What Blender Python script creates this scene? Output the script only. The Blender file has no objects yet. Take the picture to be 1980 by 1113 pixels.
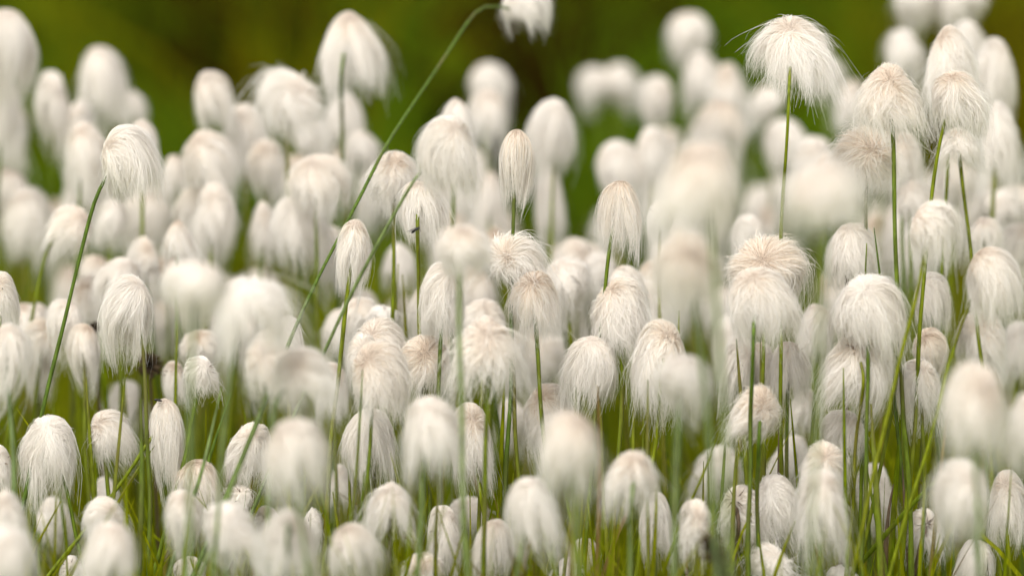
import bpy, math, random
import numpy as np
from mathutils import Vector

# ------------------------------------------------------------------ camera, sky, sun, exposure
sc = bpy.context.scene
COL = sc.collection
CAM_H, PITCH, FOCUS = 0.82, math.radians(10.0), 3.0
cam_data = bpy.data.cameras.new('camera')
cam_data.sensor_width = 36.0
cam_data.lens = 180.0
cam_data.clip_start, cam_data.clip_end = 0.05, 2000.0
cam_data.dof.use_dof = True
cam_data.dof.focus_distance = FOCUS
cam_data.dof.aperture_fstop = 3.3
cam = bpy.data.objects.new('camera', cam_data)
cam.location = (0, 0, CAM_H)
cam.rotation_euler = (math.radians(90) - PITCH, 0, 0)
COL.objects.link(cam)
sc.camera = cam

SUN_EL, SUN_AZ = math.radians(58), math.radians(205)      # sun high, behind the camera and a little to the left
world = bpy.data.worlds.new('World')
sc.world = world
world.use_nodes = True
wn = world.node_tree
wn.nodes.clear()
w_out = wn.nodes.new('ShaderNodeOutputWorld')
w_bg = wn.nodes.new('ShaderNodeBackground')
w_sky = wn.nodes.new('ShaderNodeTexSky')
w_sky.sky_type = 'NISHITA'
w_sky.sun_disc = False
w_sky.sun_elevation = SUN_EL
w_sky.sun_rotation = SUN_AZ
w_sky.air_density = 1.0
w_sky.dust_density = 3.0
w_hs = wn.nodes.new('ShaderNodeHueSaturation')             # thin overcast: the blue is nearly gone
w_hs.inputs['Saturation'].default_value = 0.12
w_bg.inputs['Strength'].default_value = 0.15
wn.links.new(w_sky.outputs[0], w_hs.inputs['Color'])
w_wm = wn.nodes.new('ShaderNodeMix'); w_wm.data_type = 'RGBA'; w_wm.blend_type = 'MULTIPLY'
w_wm.inputs['Factor'].default_value = 1.0; w_wm.inputs['B'].default_value = (1.0, 0.97, 0.935, 1)   # cloud lit by the sun is a warm white
wn.links.new(w_hs.outputs[0], w_wm.inputs['A'])
wn.links.new(w_wm.outputs['Result'], w_bg.inputs['Color'])
wn.links.new(w_bg.outputs[0], w_out.inputs[0])

sun_d = bpy.data.lights.new('sun', 'SUN')
sun_d.energy = 0.95
sun_d.angle = math.radians(20)
sun_d.color = (1.0, 0.955, 0.86)
sun = bpy.data.objects.new('sun', sun_d)
COL.objects.link(sun)
sdir = Vector((math.sin(SUN_AZ) * math.cos(SUN_EL), math.cos(SUN_AZ) * math.cos(SUN_EL), math.sin(SUN_EL)))
sun.rotation_euler = sdir.to_track_quat('Z', 'Y').to_euler()

sc.view_settings.view_transform = 'Standard'
sc.view_settings.look = 'None'
sc.view_settings.exposure = 0.97
sc.view_settings.gamma = 1.0
sc.view_settings.use_curve_mapping = False
sc.cycles.max_bounces = 16
sc.cycles.diffuse_bounces = 14
sc.cycles.transmission_bounces = 14
sc.cycles.glossy_bounces = 2
sc.cycles.use_denoising = True
sc.cycles.sample_clamp_indirect = 8.0

TAN = 18.0 / 180.0
_cp, _sp = math.cos(PITCH), math.sin(PITCH)
def at(px, py, zr):
    """point at relative depth zr (1 = focus) seen at photo pixel px, py"""
    d = FOCUS * zr
    r = (px - 990) / 990 * TAN * d
    u = (556.5 - py) / 990 * TAN * d
    return np.array([r, d * _cp + u * _sp, CAM_H - d * _sp + u * _cp])
def mpp(zr):                                              # metres per photo pixel
    return TAN * FOCUS * zr / 990

# ------------------------------------------------------------------ materials
def new_mat(name):
    m = bpy.data.materials.new(name)
    m.use_nodes = True
    m.node_tree.nodes.clear()
    return m, m.node_tree.nodes, m.node_tree.links
def attr(n, name):
    a = n.new('ShaderNodeAttribute'); a.attribute_name = name
    return a
def ramp(n, stops):
    r = n.new('ShaderNodeValToRGB')
    e = r.color_ramp.elements
    e[0].position, e[0].color = stops[0][0], (*stops[0][1], 1)
    e[1].position, e[1].color = stops[-1][0], (*stops[-1][1], 1)
    for p, c in stops[1:-1]:
        k = e.new(p); k.color = (*c, 1)
    return r

def cotton_material():
    """white bristles, tawny where they leave the flower heart; object colour says how tawny"""
    m, n, l = new_mat('cotton_bristles')
    t = attr(n, 'along'); s = attr(n, 'strand')
    r = ramp(n, [(0.0, (0.30, 0.19, 0.11)), (0.035, (0.60, 0.45, 0.31)), (0.07, (0.78, 0.64, 0.50)), (0.13, (0.86, 0.77, 0.65)), (0.28, (0.915, 0.87, 0.80)), (0.5, (0.945, 0.918, 0.88)), (1.0, (0.955, 0.935, 0.908))])
    l.new(t.outputs['Fac'], r.inputs[0])
    w = n.new('ShaderNodeRGB'); w.outputs[0].default_value = (0.955, 0.932, 0.90, 1)
    oi = n.new('ShaderNodeObjectInfo')
    sep = n.new('ShaderNodeSeparateColor'); l.new(oi.outputs['Color'], sep.inputs[0])
    mx = n.new('ShaderNodeMix'); mx.data_type = 'RGBA'
    l.new(sep.outputs[0], mx.inputs['Factor'])
    l.new(w.outputs[0], mx.inputs['A']); l.new(r.outputs[0], mx.inputs['B'])
    hv = n.new('ShaderNodeHueSaturation')
    mr = n.new('ShaderNodeMapRange'); mr.inputs['To Min'].default_value = 0.86; mr.inputs['To Max'].default_value = 1.03
    l.new(s.outputs['Fac'], mr.inputs['Value']); l.new(mr.outputs[0], hv.inputs['Value'])
    l.new(mx.outputs['Result'], hv.inputs['Color'])
    d = n.new('ShaderNodeBsdfDiffuse'); tr = n.new('ShaderNodeBsdfTranslucent')
    l.new(hv.outputs[0], d.inputs[0]); l.new(hv.outputs[0], tr.inputs[0])
    ms = n.new('ShaderNodeMixShader'); ms.inputs[0].default_value = 0.5
    l.new(d.outputs[0], ms.inputs[1]); l.new(tr.outputs[0], ms.inputs[2])
    o = n.new('ShaderNodeOutputMaterial'); l.new(ms.outputs[0], o.inputs[0])
    return m

def plant_material(name, stops, noise_scale=60, rough=0.45, trans=0.25, by_object=True, spec=.3, dry=0.0):
    """green tissue: colour by object/blade random, fine streaks along it"""
    m, n, l = new_mat(name)
    a = attr(n, 'strand'); t = attr(n, 'along')
    oi = n.new('ShaderNodeObjectInfo')
    ad = n.new('ShaderNodeMath'); ad.operation = 'ADD'
    l.new(a.outputs['Fac'], ad.inputs[0]); 
    if by_object: l.new(oi.outputs['Random'], ad.inputs[1])
    else: ad.inputs[1].default_value = 0.0
    fr = n.new('ShaderNodeMath'); fr.operation = 'FRACT'; l.new(ad.outputs[0], fr.inputs[0])
    r = ramp(n, stops); l.new(fr.outputs[0], r.inputs[0])
    tc = n.new('ShaderNodeTexCoord'); mp = n.new('ShaderNodeMapping'); mp.inputs['Scale'].default_value = (1, 1, 0.12)
    no = n.new('ShaderNodeTexNoise'); no.inputs['Scale'].default_value = noise_scale * 8; no.inputs['Detail'].default_value = 4
    l.new(tc.outputs['Object'], mp.inputs[0]); l.new(mp.outputs[0], no.inputs['Vector'])
    mr = n.new('ShaderNodeMapRange'); mr.inputs['From Min'].default_value = .3; mr.inputs['From Max'].default_value = .7
    mr.inputs['To Min'].default_value = 0.55; mr.inputs['To Max'].default_value = 1.4
    l.new(no.outputs['Fac'], mr.inputs['Value'])
    hv = n.new('ShaderNodeHueSaturation'); l.new(mr.outputs[0], hv.inputs['Value']); l.new(r.outputs[0], hv.inputs['Color'])
    if dry > 0:
        n2 = n.new('ShaderNodeTexNoise'); n2.inputs['Scale'].default_value = 38; n2.inputs['Detail'].default_value = 5
        l.new(mp.outputs[0], n2.inputs['Vector'])
        m1 = n.new('ShaderNodeMath'); m1.operation = 'MULTIPLY_ADD'; m1.inputs[1].default_value = .16
        l.new(t.outputs['Fac'], m1.inputs[0]); l.new(n2.outputs['Fac'], m1.inputs[2])
        m2 = n.new('ShaderNodeMapRange'); m2.inputs['From Min'].default_value = .67; m2.inputs['From Max'].default_value = .82; m2.inputs['To Max'].default_value = dry
        l.new(m1.outputs[0], m2.inputs['Value'])
        mb = n.new('ShaderNodeMix'); mb.data_type = 'RGBA'; mb.inputs['B'].default_value = (.13, .088, .04, 1)
        l.new(m2.outputs[0], mb.inputs['Factor']); l.new(hv.outputs[0], mb.inputs['A'])
        col_out = mb.outputs['Result']
    else:
        col_out = hv.outputs[0]
    p = n.new('ShaderNodeBsdfPrincipled'); p.inputs['Roughness'].default_value = rough
    p.inputs['Specular IOR Level'].default_value = spec
    l.new(col_out, p.inputs['Base Color'])
    o = n.new('ShaderNodeOutputMaterial')
    if trans > 0:
        tr = n.new('ShaderNodeBsdfTranslucent'); l.new(hv.outputs[0], tr.inputs[0])
        ms = n.new('ShaderNodeMixShader'); ms.inputs[0].default_value = trans
        l.new(p.outputs[0], ms.inputs[1]); l.new(tr.outputs[0], ms.inputs[2]); l.new(ms.outputs[0], o.inputs[0])
    else:
        l.new(p.outputs[0], o.inputs[0])
    return m

def plain_material(name, col, rough=0.7, scale=300, var=0.35):
    m, n, l = new_mat(name)
    tc = n.new('ShaderNodeTexCoord'); no = n.new('ShaderNodeTexNoise'); no.inputs['Scale'].default_value = scale
    l.new(tc.outputs['Object'], no.inputs['Vector'])
    r = ramp(n, [(0.3, tuple(c * (1 - var) for c in col)), (0.7, tuple(c * (1 + var) for c in col))])
    l.new(no.outputs['Fac'], r.inputs[0])
    p = n.new('ShaderNodeBsdfPrincipled'); p.inputs['Roughness'].default_value = rough
    l.new(r.outputs[0], p.inputs['Base Color'])
    o = n.new('ShaderNodeOutputMaterial'); l.new(p.outputs[0], o.inputs[0])
    return m

def ground_material():
    m, n, l = new_mat('meadow_ground')
    tc = n.new('ShaderNodeTexCoord')
    big = n.new('ShaderNodeTexNoise'); big.inputs['Scale'].default_value = 1.6; big.inputs['Detail'].default_value = 5
    fine = n.new('ShaderNodeTexNoise'); fine.inputs['Scale'].default_value = 22; fine.inputs['Detail'].default_value = 6
    l.new(tc.outputs['Object'], big.inputs['Vector']); l.new(tc.outputs['Object'], fine.inputs['Vector'])
    r = ramp(n, [(0.30, (0.045, 0.028, 0.008)), (0.44, (0.068, 0.050, 0.004)), (0.56, (0.08, 0.075, 0.004)), (0.72, (0.06, 0.08, 0.006))])
    l.new(big.outputs['Fac'], r.inputs[0])
    mr = n.new('ShaderNodeMapRange'); mr.inputs['From Min'].default_value = .3; mr.inputs['From Max'].default_value = .7
    mr.inputs['To Min'].default_value = .6; mr.inputs['To Max'].default_value = 1.25
    l.new(fine.outputs['Fac'], mr.inputs['Value'])
    hv = n.new('ShaderNodeHueSaturation'); l.new(r.outputs[0], hv.inputs['Color']); l.new(mr.outputs[0], hv.inputs['Value'])
    p = n.new('ShaderNodeBsdfPrincipled'); p.inputs['Roughness'].default_value = 0.95; p.inputs['Specular IOR Level'].default_value = 0.02
    l.new(hv.outputs[0], p.inputs['Base Color'])
    b = n.new('ShaderNodeBump'); b.inputs['Strength'].default_value = 0.6; b.inputs['Distance'].default_value = 0.02
    l.new(fine.outputs['Fac'], b.inputs['Height']); l.new(b.outputs[0], p.inputs['Normal'])
    o = n.new('ShaderNodeOutputMaterial'); l.new(p.outputs[0], o.inputs[0])
    return m

COTTON = cotton_material()
STEM = plant_material('stem_green', [(0.0, (0.145, 0.175, 0.004)), (0.35, (0.10, 0.14, 0.006)), (0.7, (0.065, 0.11, 0.012)), (1.0, (0.16, 0.18, 0.004))], trans=0, spec=.15, dry=.5)
STEM_SKY_VEIL = plant_material('stem_sky_veil', [(0.0, (0.12, 0.17, 0.06)), (1.0, (0.13, 0.18, 0.05))], trans=0)  # green stem with the bluish sky reflection and veil painted into its colour
STEM_BROWN = plant_material('stem_brown', [(0.0, (0.10, 0.066, 0.038)), (1.0, (0.13, 0.095, 0.062))], trans=0, rough=.7)
GRASS = plant_material('grass_green', [(0.0, (0.21, 0.24, 0.003)), (0.4, (0.25, 0.265, 0.003)), (0.72, (0.17, 0.235, 0.004)), (0.88, (0.24, 0.24, 0.005)), (0.94, (0.24, 0.18, 0.06)), (1.0, (0.20, 0.13, 0.04))], trans=0.5, rough=.7, spec=.10)
MEADOW = plant_material('far_grass', [(0.0, (0.030, 0.016, 0.002)), (0.22, (0.07, 0.046, 0.003)), (0.48, (0.11, 0.095, 0.002)), (0.72, (0.165, 0.15, 0.003)), (1.0, (0.085, 0.15, 0.005))], trans=0.35, by_object=False, rough=.9, spec=.02)
SCALES = plain_material('spikelet_scales', (0.14, 0.085, 0.05), .8, 500, .6)
DARK = plain_material('insect_black', (0.012, 0.010, 0.010), .35)
WING = plain_material('insect_wing', (0.10, 0.09, 0.08), .3)
WITHER = plain_material('withered_brown', (0.055, 0.033, 0.012), .8)
SOIL = ground_material()
MOSS = plain_material('wet_moss', (0.18, 0.21, 0.003), .95, 40, .45)

# ------------------------------------------------------------------ mesh helpers
def mesh_from(name, verts, faces4, mat, along=None, strand=None, smooth=True, tri=False):
    k = 3 if tri else 4
    me = bpy.data.meshes.new(name)
    V, F = len(verts), len(faces4)
    me.vertices.add(V); me.loops.add(F * k); me.polygons.add(F)
    me.vertices.foreach_set('co', np.ascontiguousarray(verts, dtype=np.float32).ravel())
    me.loops.foreach_set('vertex_index', np.ascontiguousarray(faces4, dtype=np.int32).ravel())
    me.polygons.foreach_set('loop_start', np.arange(0, F * k, k, dtype=np.int32))
    me.polygons.foreach_set('use_smooth', np.full(F, smooth, dtype=bool))
    if along is not None:
        a = me.attributes.new('along', 'FLOAT', 'POINT'); a.data.foreach_set('value', np.asarray(along, dtype=np.float32).ravel())
    if strand is not None:
        a = me.attributes.new('strand', 'FLOAT', 'POINT'); a.data.foreach_set('value', np.asarray(strand, dtype=np.float32).ravel())
    me.materials.append(mat)
    me.update(); me.validate()
    return me

def unit(a):
    return a / np.maximum(np.linalg.norm(a, axis=-1, keepdims=True), 1e-9)

def ribbons(name, P, W, N, mat, along=None, strand=None):
    """P (n,m,3) centre lines, W (n,m) widths, N (n,m,3) face normals -> one mesh"""
    n, m, _ = P.shape
    T = np.gradient(P, axis=1)
    S = unit(np.cross(T, N)) * (W[..., None] * .5)
    verts = np.stack([P - S, P + S], axis=2).reshape(-1, 3)
    i = np.arange(n)[:, None] * (2 * m) + np.arange(m - 1)[None, :] * 2
    faces = np.stack([i, i + 1, i + 3, i + 2], axis=-1).reshape(-1, 4)
    if along is None: along = np.broadcast_to(np.linspace(0, 1, m), (n, m))
    if strand is None: strand = np.zeros(n)
    al = np.repeat(np.asarray(along)[..., None], 2, axis=2)
    st = np.broadcast_to(np.asarray(strand)[:, None, None], (n, m, 2))
    return mesh_from(name, verts, faces, mat, al, st)

def tube(name, pts, radii, mat, sides=8, squash=1.0):
    pts = np.asarray(pts, float); m = len(pts)
    T = unit(np.gradient(pts, axis=0))
    ref = np.array([0.0, 1.0, 0.0]) if abs(T[0, 1]) < .9 else np.array([1.0, 0, 0])
    A = unit(np.cross(T, ref)); B = np.cross(T, A)
    ang = np.linspace(0, 2 * math.pi, sides, endpoint=False)
    ring = A[:, None] * np.cos(ang)[None, :, None] + B[:, None] * np.sin(ang)[None, :, None] * squash
    verts = (pts[:, None] + ring * np.asarray(radii)[:, None, None]).reshape(-1, 3)
    i = np.arange(m - 1)[:, None] * sides; j = np.arange(sides)[None, :]; jn = (j + 1) % sides
    faces = np.stack([i + j, i + jn, i + sides + jn, i + sides + j], axis=-1).reshape(-1, 4)
    al = np.repeat(np.linspace(0, 1, m), sides)
    return mesh_from(name, verts, faces, mat, al, np.zeros(m * sides))

def link(name, me, parent=None, loc=(0, 0, 0)):
    o = bpy.data.objects.new(name, me); COL.objects.link(o)
    o.location = [float(v) for v in loc]
    if parent is not None: o.parent = parent
    return o
def tag(o, label, cat, group=None, kind=None):
    if label: o['label'] = label
    if cat: o['category'] = cat
    if group: o['group'] = group
    if kind: o['kind'] = kind
    return o
def empty(name, loc):
    o = bpy.data.objects.new(name, None); COL.objects.link(o); o.location = [float(v) for v in loc]
    o.empty_display_size = 0.02
    return o

# ------------------------------------------------------------------ the cotton head
def head_mesh(rng, W, H, n, m=8, style='bell', tilt=0.6, side=0.0, wind=0.0, fuzz=0.05, curl=0.05, clumps=40, rag=0.25, lw=0.00034, gap=0.0, pull=1.0, shagtop=0.0, tan=1.0):
    """shaggy mop of bristles: they leave a crown spot (tipped towards -Y by tilt, towards +X by side),
    run over the dome and hang. Origin at the top of the dome; W, H are its real width and height."""
    W, H = W * {'umb': .80, 'cone': .80}.get(style, .87), H * .98
    umax, close, boxy = {'bell': (2.15, -0.08, .80), 'egg': (2.55, -0.36, .82), 'umb': (1.62, .30, 1.0), 'ball': (2.7, -0.42, .9),
                         'cone': (1.75, .34, 1.15), 'drop': (2.45, -0.22, .95), 'thimble': (2.15, -0.04, .78)}[style]
    U = lambda lo, hi, k=n: rng.uniform(lo, hi, k)[:, None]
    phi = rng.uniform(0, 2 * math.pi, n)
    if gap > 0:                                            # bristles part in front of the stem
        front = np.abs(np.angle(np.exp(1j * (phi + math.pi / 2)))) < gap
        phi = np.where(front, phi + rng.choice([-1, 1], n) * (gap + rng.uniform(0, .5, n)), phi)
    # locks: each gathers its bristles more or less tightly, sweeps a little aside, is longer or shorter
    cc = rng.uniform(0, 2 * math.pi, clumps)
    pick = np.abs(np.angle(np.exp(1j * (phi[:, None] - cc[None])))) + rng.exponential(.10, (n, clumps))
    k = np.argmin(pick, axis=1)
    dphi = np.angle(np.exp(1j * (cc[k] - phi)))
    tight = rng.beta(1.1, 1.6, clumps) * .85 * pull
    sweep = rng.normal(0, .26 + curl * 2, clumps) + rng.normal(0, .08)
    cl_len = (1 - rag * rng.random(clumps) ** 1.3) * np.where(rng.random(clumps) < .13, 1 + .5 * rag, 1)   # a few locks trail lower
    lift = rng.normal(0, 1, clumps)
    L = cl_len[k] * (1.12 - .68 * rng.random(n) ** 1.2)
    long = rng.random(n) < .05
    L = np.where(long, L * 1.12, L)
    t = np.linspace(0, 1, m)[None, :] * L[:, None]
    layer = rng.random(n)
    lay = np.where(layer < .35, .55 + layer, .88 + .13 * rng.random(n))[:, None]
    lay = lay * (1 + .085 * lift[k][:, None] * t)
    ph1, ph2 = U(0, 6.28), U(0, 6.28)
    lp1, lp2 = U(0, 6.28, clumps)[k], U(0, 6.28, clumps)[k]
    strays = (rng.random(n) < .30)[:, None]
    az = phi[:, None] + dphi[:, None] * tight[k][:, None] * np.minimum(t * 1.25, 1) ** .9 * ~strays
    az = az + sweep[k][:, None] * t ** 1.3 + strays * rng.normal(0, .65, n)[:, None] * t
    az = az + (curl * 1.3 * np.sin(5.5 * t + ph1) + curl * 2.0 * np.sin(4.2 * t + lp1)) * t ** .8 * 1.5
    u0 = .04 + .26 * rng.random(n)[:, None] ** 1.6         # the crown is a patch, not a point
    u = u0 + (umax - u0) * np.clip(t + curl * .4 * np.sin(6 * t + ph2) * t, 0, 1.25)
    S = np.stack([np.sin(u) * np.cos(az), np.sin(u) * np.sin(az), np.cos(u)], -1)
    fade = (1 - np.clip(t * 1.05, 0, 1)) ** 1.3
    til = tilt + rng.normal(0, .10, n)[:, None]; sid = side + rng.normal(0, .10, n)[:, None]
    ca, sa = np.cos(til * fade), np.sin(til * fade)        # rotate about X: +Z -> -Y
    y, z = S[..., 1] * ca - S[..., 2] * sa, S[..., 1] * sa + S[..., 2] * ca
    cb, sb = np.cos(sid * fade), np.sin(sid * fade)        # rotate about Y: +Z -> +X
    x, z = S[..., 0] * cb + z * sb, -S[..., 0] * sb + z * cb
    v = np.arccos(np.clip(z, -1, 1)); a = np.arctan2(y, x)
    up = math.pi / 2
    R = np.where(v < up, np.sin(np.minimum(v, up)) ** boxy, np.maximum(1 + close * (v - up) - .10 * np.maximum(v - up, 0) ** 2 * (close < 0), .15))
    q1, q2, q3 = rng.uniform(0, 6.28, 3)                   # no head is round: a few broad dents and bulges
    R = R * (1 + .12 * np.sin(a + q1) * np.sin(1.3 * v + q2) + .08 * np.sin(2 * a + q2 + v) + .045 * np.sin(3 * a + q3 - 2 * v))
    Z = np.where(v < up, np.cos(v), -(v - up) * 1.05)
    depth = 1 + max(0, umax - up) * 1.05
    Hc = H / depth
    P = np.stack([W / 2 * R * lay * np.cos(a), W / 2 * R * lay * np.sin(a) * .95, Hc * (Z * (.55 + .45 * lay) - 1)], -1)
    out = unit(P - np.array([0, 0, -Hc * 1.15]))
    fz = fuzz * W * np.minimum(rng.exponential(1, n), 3) * np.where(rng.random(n) < .5, 1, .25)
    drift = unit(rng.normal(0, 1, (n, 3)))
    P = P + (out * .75 + drift[:, None] * .9 + np.array([0, 0, .25])) * (fz[:, None] * t ** 1.7)[..., None]
    fly = (rng.random(n) < .035 + .2 * fuzz) * rng.uniform(.3, 1, n) * (.10 + fuzz) * W   # single bristles flying off
    P = P + (out * .8 + drift[:, None] * .6) * (fly[:, None] * t ** 1.4)[..., None]
    if shagtop > 0:                                        # a windblown tuft standing up from the top
        sel = (rng.random(n) < .22) * shagtop * W * rng.uniform(.3, 1, n)
        P = P + np.stack([sel[:, None] * t ** 1.5 * rng.normal(-.3, .6, (n, 1)), 0 * t, sel[:, None] * t * 1.2], -1)
    wob = (.012 + curl * .35) * W
    P = P + np.stack([np.sin(9 * t + ph1), np.sin(8 * t + ph2), .5 * np.sin(7 * t + ph1 + ph2)], -1) * (wob * t * rng.random(n)[:, None])[..., None]
    P = P + np.stack([np.sin(7 * t + lp1), np.cos(6 * t + lp2), .4 * np.sin(5 * t + lp2)], -1) * (wob * 1.2 * t)[..., None]
    bend = rng.normal(0, .09)
    P[..., 0] += wind * W * t ** 1.6 + bend * W * (P[..., 2] / H) ** 2
    N = unit(unit(P - np.array([0, 0, -H * .55])) + rng.normal(0, .42, (n, 1, 3)))
    s = np.linspace(0, 1, m)[None]
    wd = lw * (1 - .75 * s ** 1.5) * rng.uniform(.6, 1.4, n)[:, None] * (.5 + .5 * np.minimum(s * 5, 1))
    tone = np.clip(.55 + .12 * rng.normal(0, 1, clumps)[k] + rng.normal(0, .24, n), 0, 1)
    s0 = np.array([math.sin(side) * math.cos(tilt), -math.sin(tilt), math.cos(tilt) * math.cos(side)])
    crown = np.array([W / 2 * s0[0], W / 2 * s0[1] * .95, Hc * (s0[2] - 1)])
    tc = np.clip(t / tan * rng.uniform(.45, 1.9, n)[:, None] + rng.normal(0, .05, n)[:, None] + .03, 0, 1)
    return ribbons('seed_head', P, wd, N, COTTON, tc, tone), crown

def scales_mesh(rng, r, h):
    """brown papery scales of the spikelet: a loose tangle of narrow shrivelled flakes"""
    n, m = 46, 4
    t = np.linspace(0, 1, m)[None, :, None]
    d = unit(rng.normal(0, 1, (n, 3)) * np.array([1, 1, .9]) + np.array([0, 0, -.25]))
    k = unit(rng.normal(0, 1, (n, 3)))
    l = h * rng.uniform(.35, 1.15, n)[:, None, None]
    P = d[:, None] * r * .25 + d[:, None] * l * t + k[:, None] * l * .35 * t ** 2
    W = r * .30 * rng.uniform(.4, 1.2, n)[:, None] * (1 - .85 * np.linspace(0, 1, m)[None] ** 1.5)
    return ribbons('spikelet', P, W, unit(rng.normal(0, 1, (n, 1, 3)) + np.zeros((n, m, 3))), SCALES)

PLANTS = []
GROUP = 'cottongrass growing in the wet meadow'
CAT = 'cottongrass'
SEED = [100]
def plant(x, y, w, h, zr, label, stem=None, style='bell', tint=.75, hero=None, stemmat=None, base_zr=None, spike=True, thick=1.0, group=GROUP, **kw):
    """x: centre, y: top of the head, w, h: its width and height, all in photo pixels at relative depth zr"""
    SEED[0] += 1
    rng = np.random.default_rng(SEED[0])
    s = mpp(zr); W, H = w * s, h * s
    blur = abs(zr - 1) / zr
    if hero is None: hero = blur < .035
    top = at(x, y, zr) + np.array([0, W * .35 * 0, 0])
    kw['fuzz'] = kw.get('fuzz', .05) + .015; kw.setdefault('tilt', rng.uniform(.2, .85)); kw.setdefault('side', rng.normal(0, .35)); kw.setdefault('wind', rng.normal(.03, .12)); kw.setdefault('rag', rng.uniform(.25, .5)); kw.setdefault('curl', rng.uniform(.05, .12))
    if not hero:
        if style == 'bell': style = str(rng.choice(['bell', 'drop', 'cone', 'bell', 'bell']))
        tint = tint * rng.uniform(.45, 1.0)
        if zr < 1: kw['rag'] = max(kw['rag'], .42)
    area = (w * h / 13000.0)
    if hero:
        n = int(np.clip(4200 * area, 1900, 7000)); kw.setdefault('lw', .00031)
        me, crown = head_mesh(rng, W, H, n, 9, style, **kw)
    else:
        n = int(np.clip((1000 if zr < 1 else 1900) * area, 800, 3000)); kw.setdefault('lw', .00048); kw['fuzz'] = kw.get('fuzz', .05) + (.07 if zr < 1 else .03)
        me, crown = head_mesh(rng, W, H, n, 6, style, **kw)
    # stem: crown -> where it leaves the head -> ground
    gap = kw.get('gap', 0)
    heart = top + (crown * np.array([.5, .35, 1]) + np.array([0, 0, -.24 * H]) if gap < .14 else crown * np.array([.8, .98, 1]) + np.array([0, 0, -.10 * H]))
    if stem is None:
        lean = rng.normal(0, .05)
        stem = [(x + lean * 60 + crown[0] / s * .3, y + h * .9), (x + lean * 400 + crown[0] / s * .3, y + h * .9 + 400)]
    pts = [heart]
    nst = len(stem)
    for q, (sx, sy) in enumerate(stem):
        zz = zr if base_zr is None else zr + (base_zr - zr) * (q + .3) / nst
        p = at(sx, sy, zz)
        if gap and q == 0: p[1] -= W * .52
        pts.append(p)
    d = pts[-1] - pts[-2]
    d[2] = min(d[2], -.01)
    if pts[-1][2] > 0.0:
        g = pts[-1] + d * (pts[-1][2] + .004) / -d[2]
        if np.hypot(*(g - pts[-1])[:2]) > .25:            # very slanted stems bend down to their root
            g = np.array([*(pts[-1][:2] + (g - pts[-1])[:2] * .25 / np.hypot(*(g - pts[-1])[:2])), -.004])
        pts.append(g)
    pts = np.array(pts)[::-1]
    # smooth resample
    cum = np.concatenate([[0], np.cumsum(np.linalg.norm(np.diff(pts, axis=0), axis=1))]); cum /= cum[-1]
    tt = np.linspace(0, 1, 44)
    C = np.stack([np.interp(tt, cum, pts[:, q]) for q in range(3)], 1)
    for _ in range(3): C[1:-1] = .25 * C[:-2] + .5 * C[1:-1] + .25 * C[2:]
    base = C[0].copy(); base[2] = 0
    root = empty('cottongrass_plant', base)
    tag(root, label, CAT, group)
    wv = rng.uniform(0, 6.28, 4)
    C[:, 0] += .0011 * np.sin(9 * tt + wv[0]) * np.sin(math.pi * tt) + .0005 * np.sin(25 * tt + wv[1]) * np.sin(math.pi * tt)
    C[:, 1] += .0011 * np.sin(8 * tt + wv[2]) * np.sin(math.pi * tt)
    rad = np.linspace(.00165, .00112, 44) * thick * rng.uniform(.85, 1.1) * (1 + .06 * np.sin(31 * tt + wv[3]))
    rad[tt < rng.uniform(.25, .55)] *= 1.22                # leaf sheath wrapped round the lower stem
    if stemmat is None: stemmat = STEM_SKY_VEIL if zr < .96 else STEM  # stems well in front of focus take the painted sky veil
    link('stem', tube('stem', C - base, rad, stemmat), root)
    hd = link('seed_head', me, root, top - base)
    hd.color = (tint * .75, 0, 0, 1)
    if spike:
        sp = link('spikelet', scales_mesh(rng, .0032, .007), root, heart - base + np.array([0, -.0005, .002]))
        if gap >= .14: sp.scale = (1.2, 1.2, 1.2)
    PLANTS.append(root)
    return root

# ------------------------------------------------------------------ the plants one can tell apart in the photo
P = plant
# sharp ones along the plane of focus, upper half
P(1530,33,192,145,1.0,'tall umbrella-shaped head with ragged hem standing clear against dark green background',stem=[(1520,172),(1513,470),(1508,900)],style='cone',fuzz=.07,rag=.45,tilt=.55,side=-.05,gap=.05,wind=.03,tint=.75,clumps=30,curl=.06,thick=.8)
P(1718,123,148,140,.995,'wide cape-like head with tan crown spot and drooping right hem at upper right',stem=[(1727,235),(1728,330),(1740,620)],style='cone',fuzz=.05,rag=.3,tilt=.75,side=.05,wind=.06,tint=1,tan=1.7)
P(1837,50,128,160,1.03,'soft tall head with curled tip, behind the right-blown windswept head',stem=[(1835,215),(1822,600)],style='cone',fuzz=.06,tilt=.35,wind=.04,tint=.9)
P(1848,138,106,130,.998,'windswept head with wisps blown right, on two-tone green stem at upper right',stem=[(1820,252),(1801,390),(1790,520)],style='bell',fuzz=.10,rag=.35,tilt=.45,side=-.15,wind=.20,tint=1,curl=.09)
P(1851,248,110,80,1.02,'ragged head tucked directly beneath the windswept upper right head',stem=[(1856,312),(1878,480),(1897,700)],style='cone',fuzz=.08,rag=.35,wind=.15,tilt=.4,side=.1,tint=.8)
P(1676,250,118,125,1.015,'fluffy head with brown heart and tufts blown left, under the cape-like head',style='bell',fuzz=.14,tilt=.95,side=.25,wind=-.08,tint=1,shagtop=.25,stem=[(1672,375),(1673,480),(1675,700)],tan=1.7)
P(1000,250,78,138,1.0,'narrow pointed cream head with twisted tip, alone at top centre',stem=[(994,380),(990,468),(985,700)],style='drop',fuzz=.03,rag=.25,tilt=.12,side=.05,wind=0,tint=.95,curl=.05,clumps=45,tan=1.7)
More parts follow.
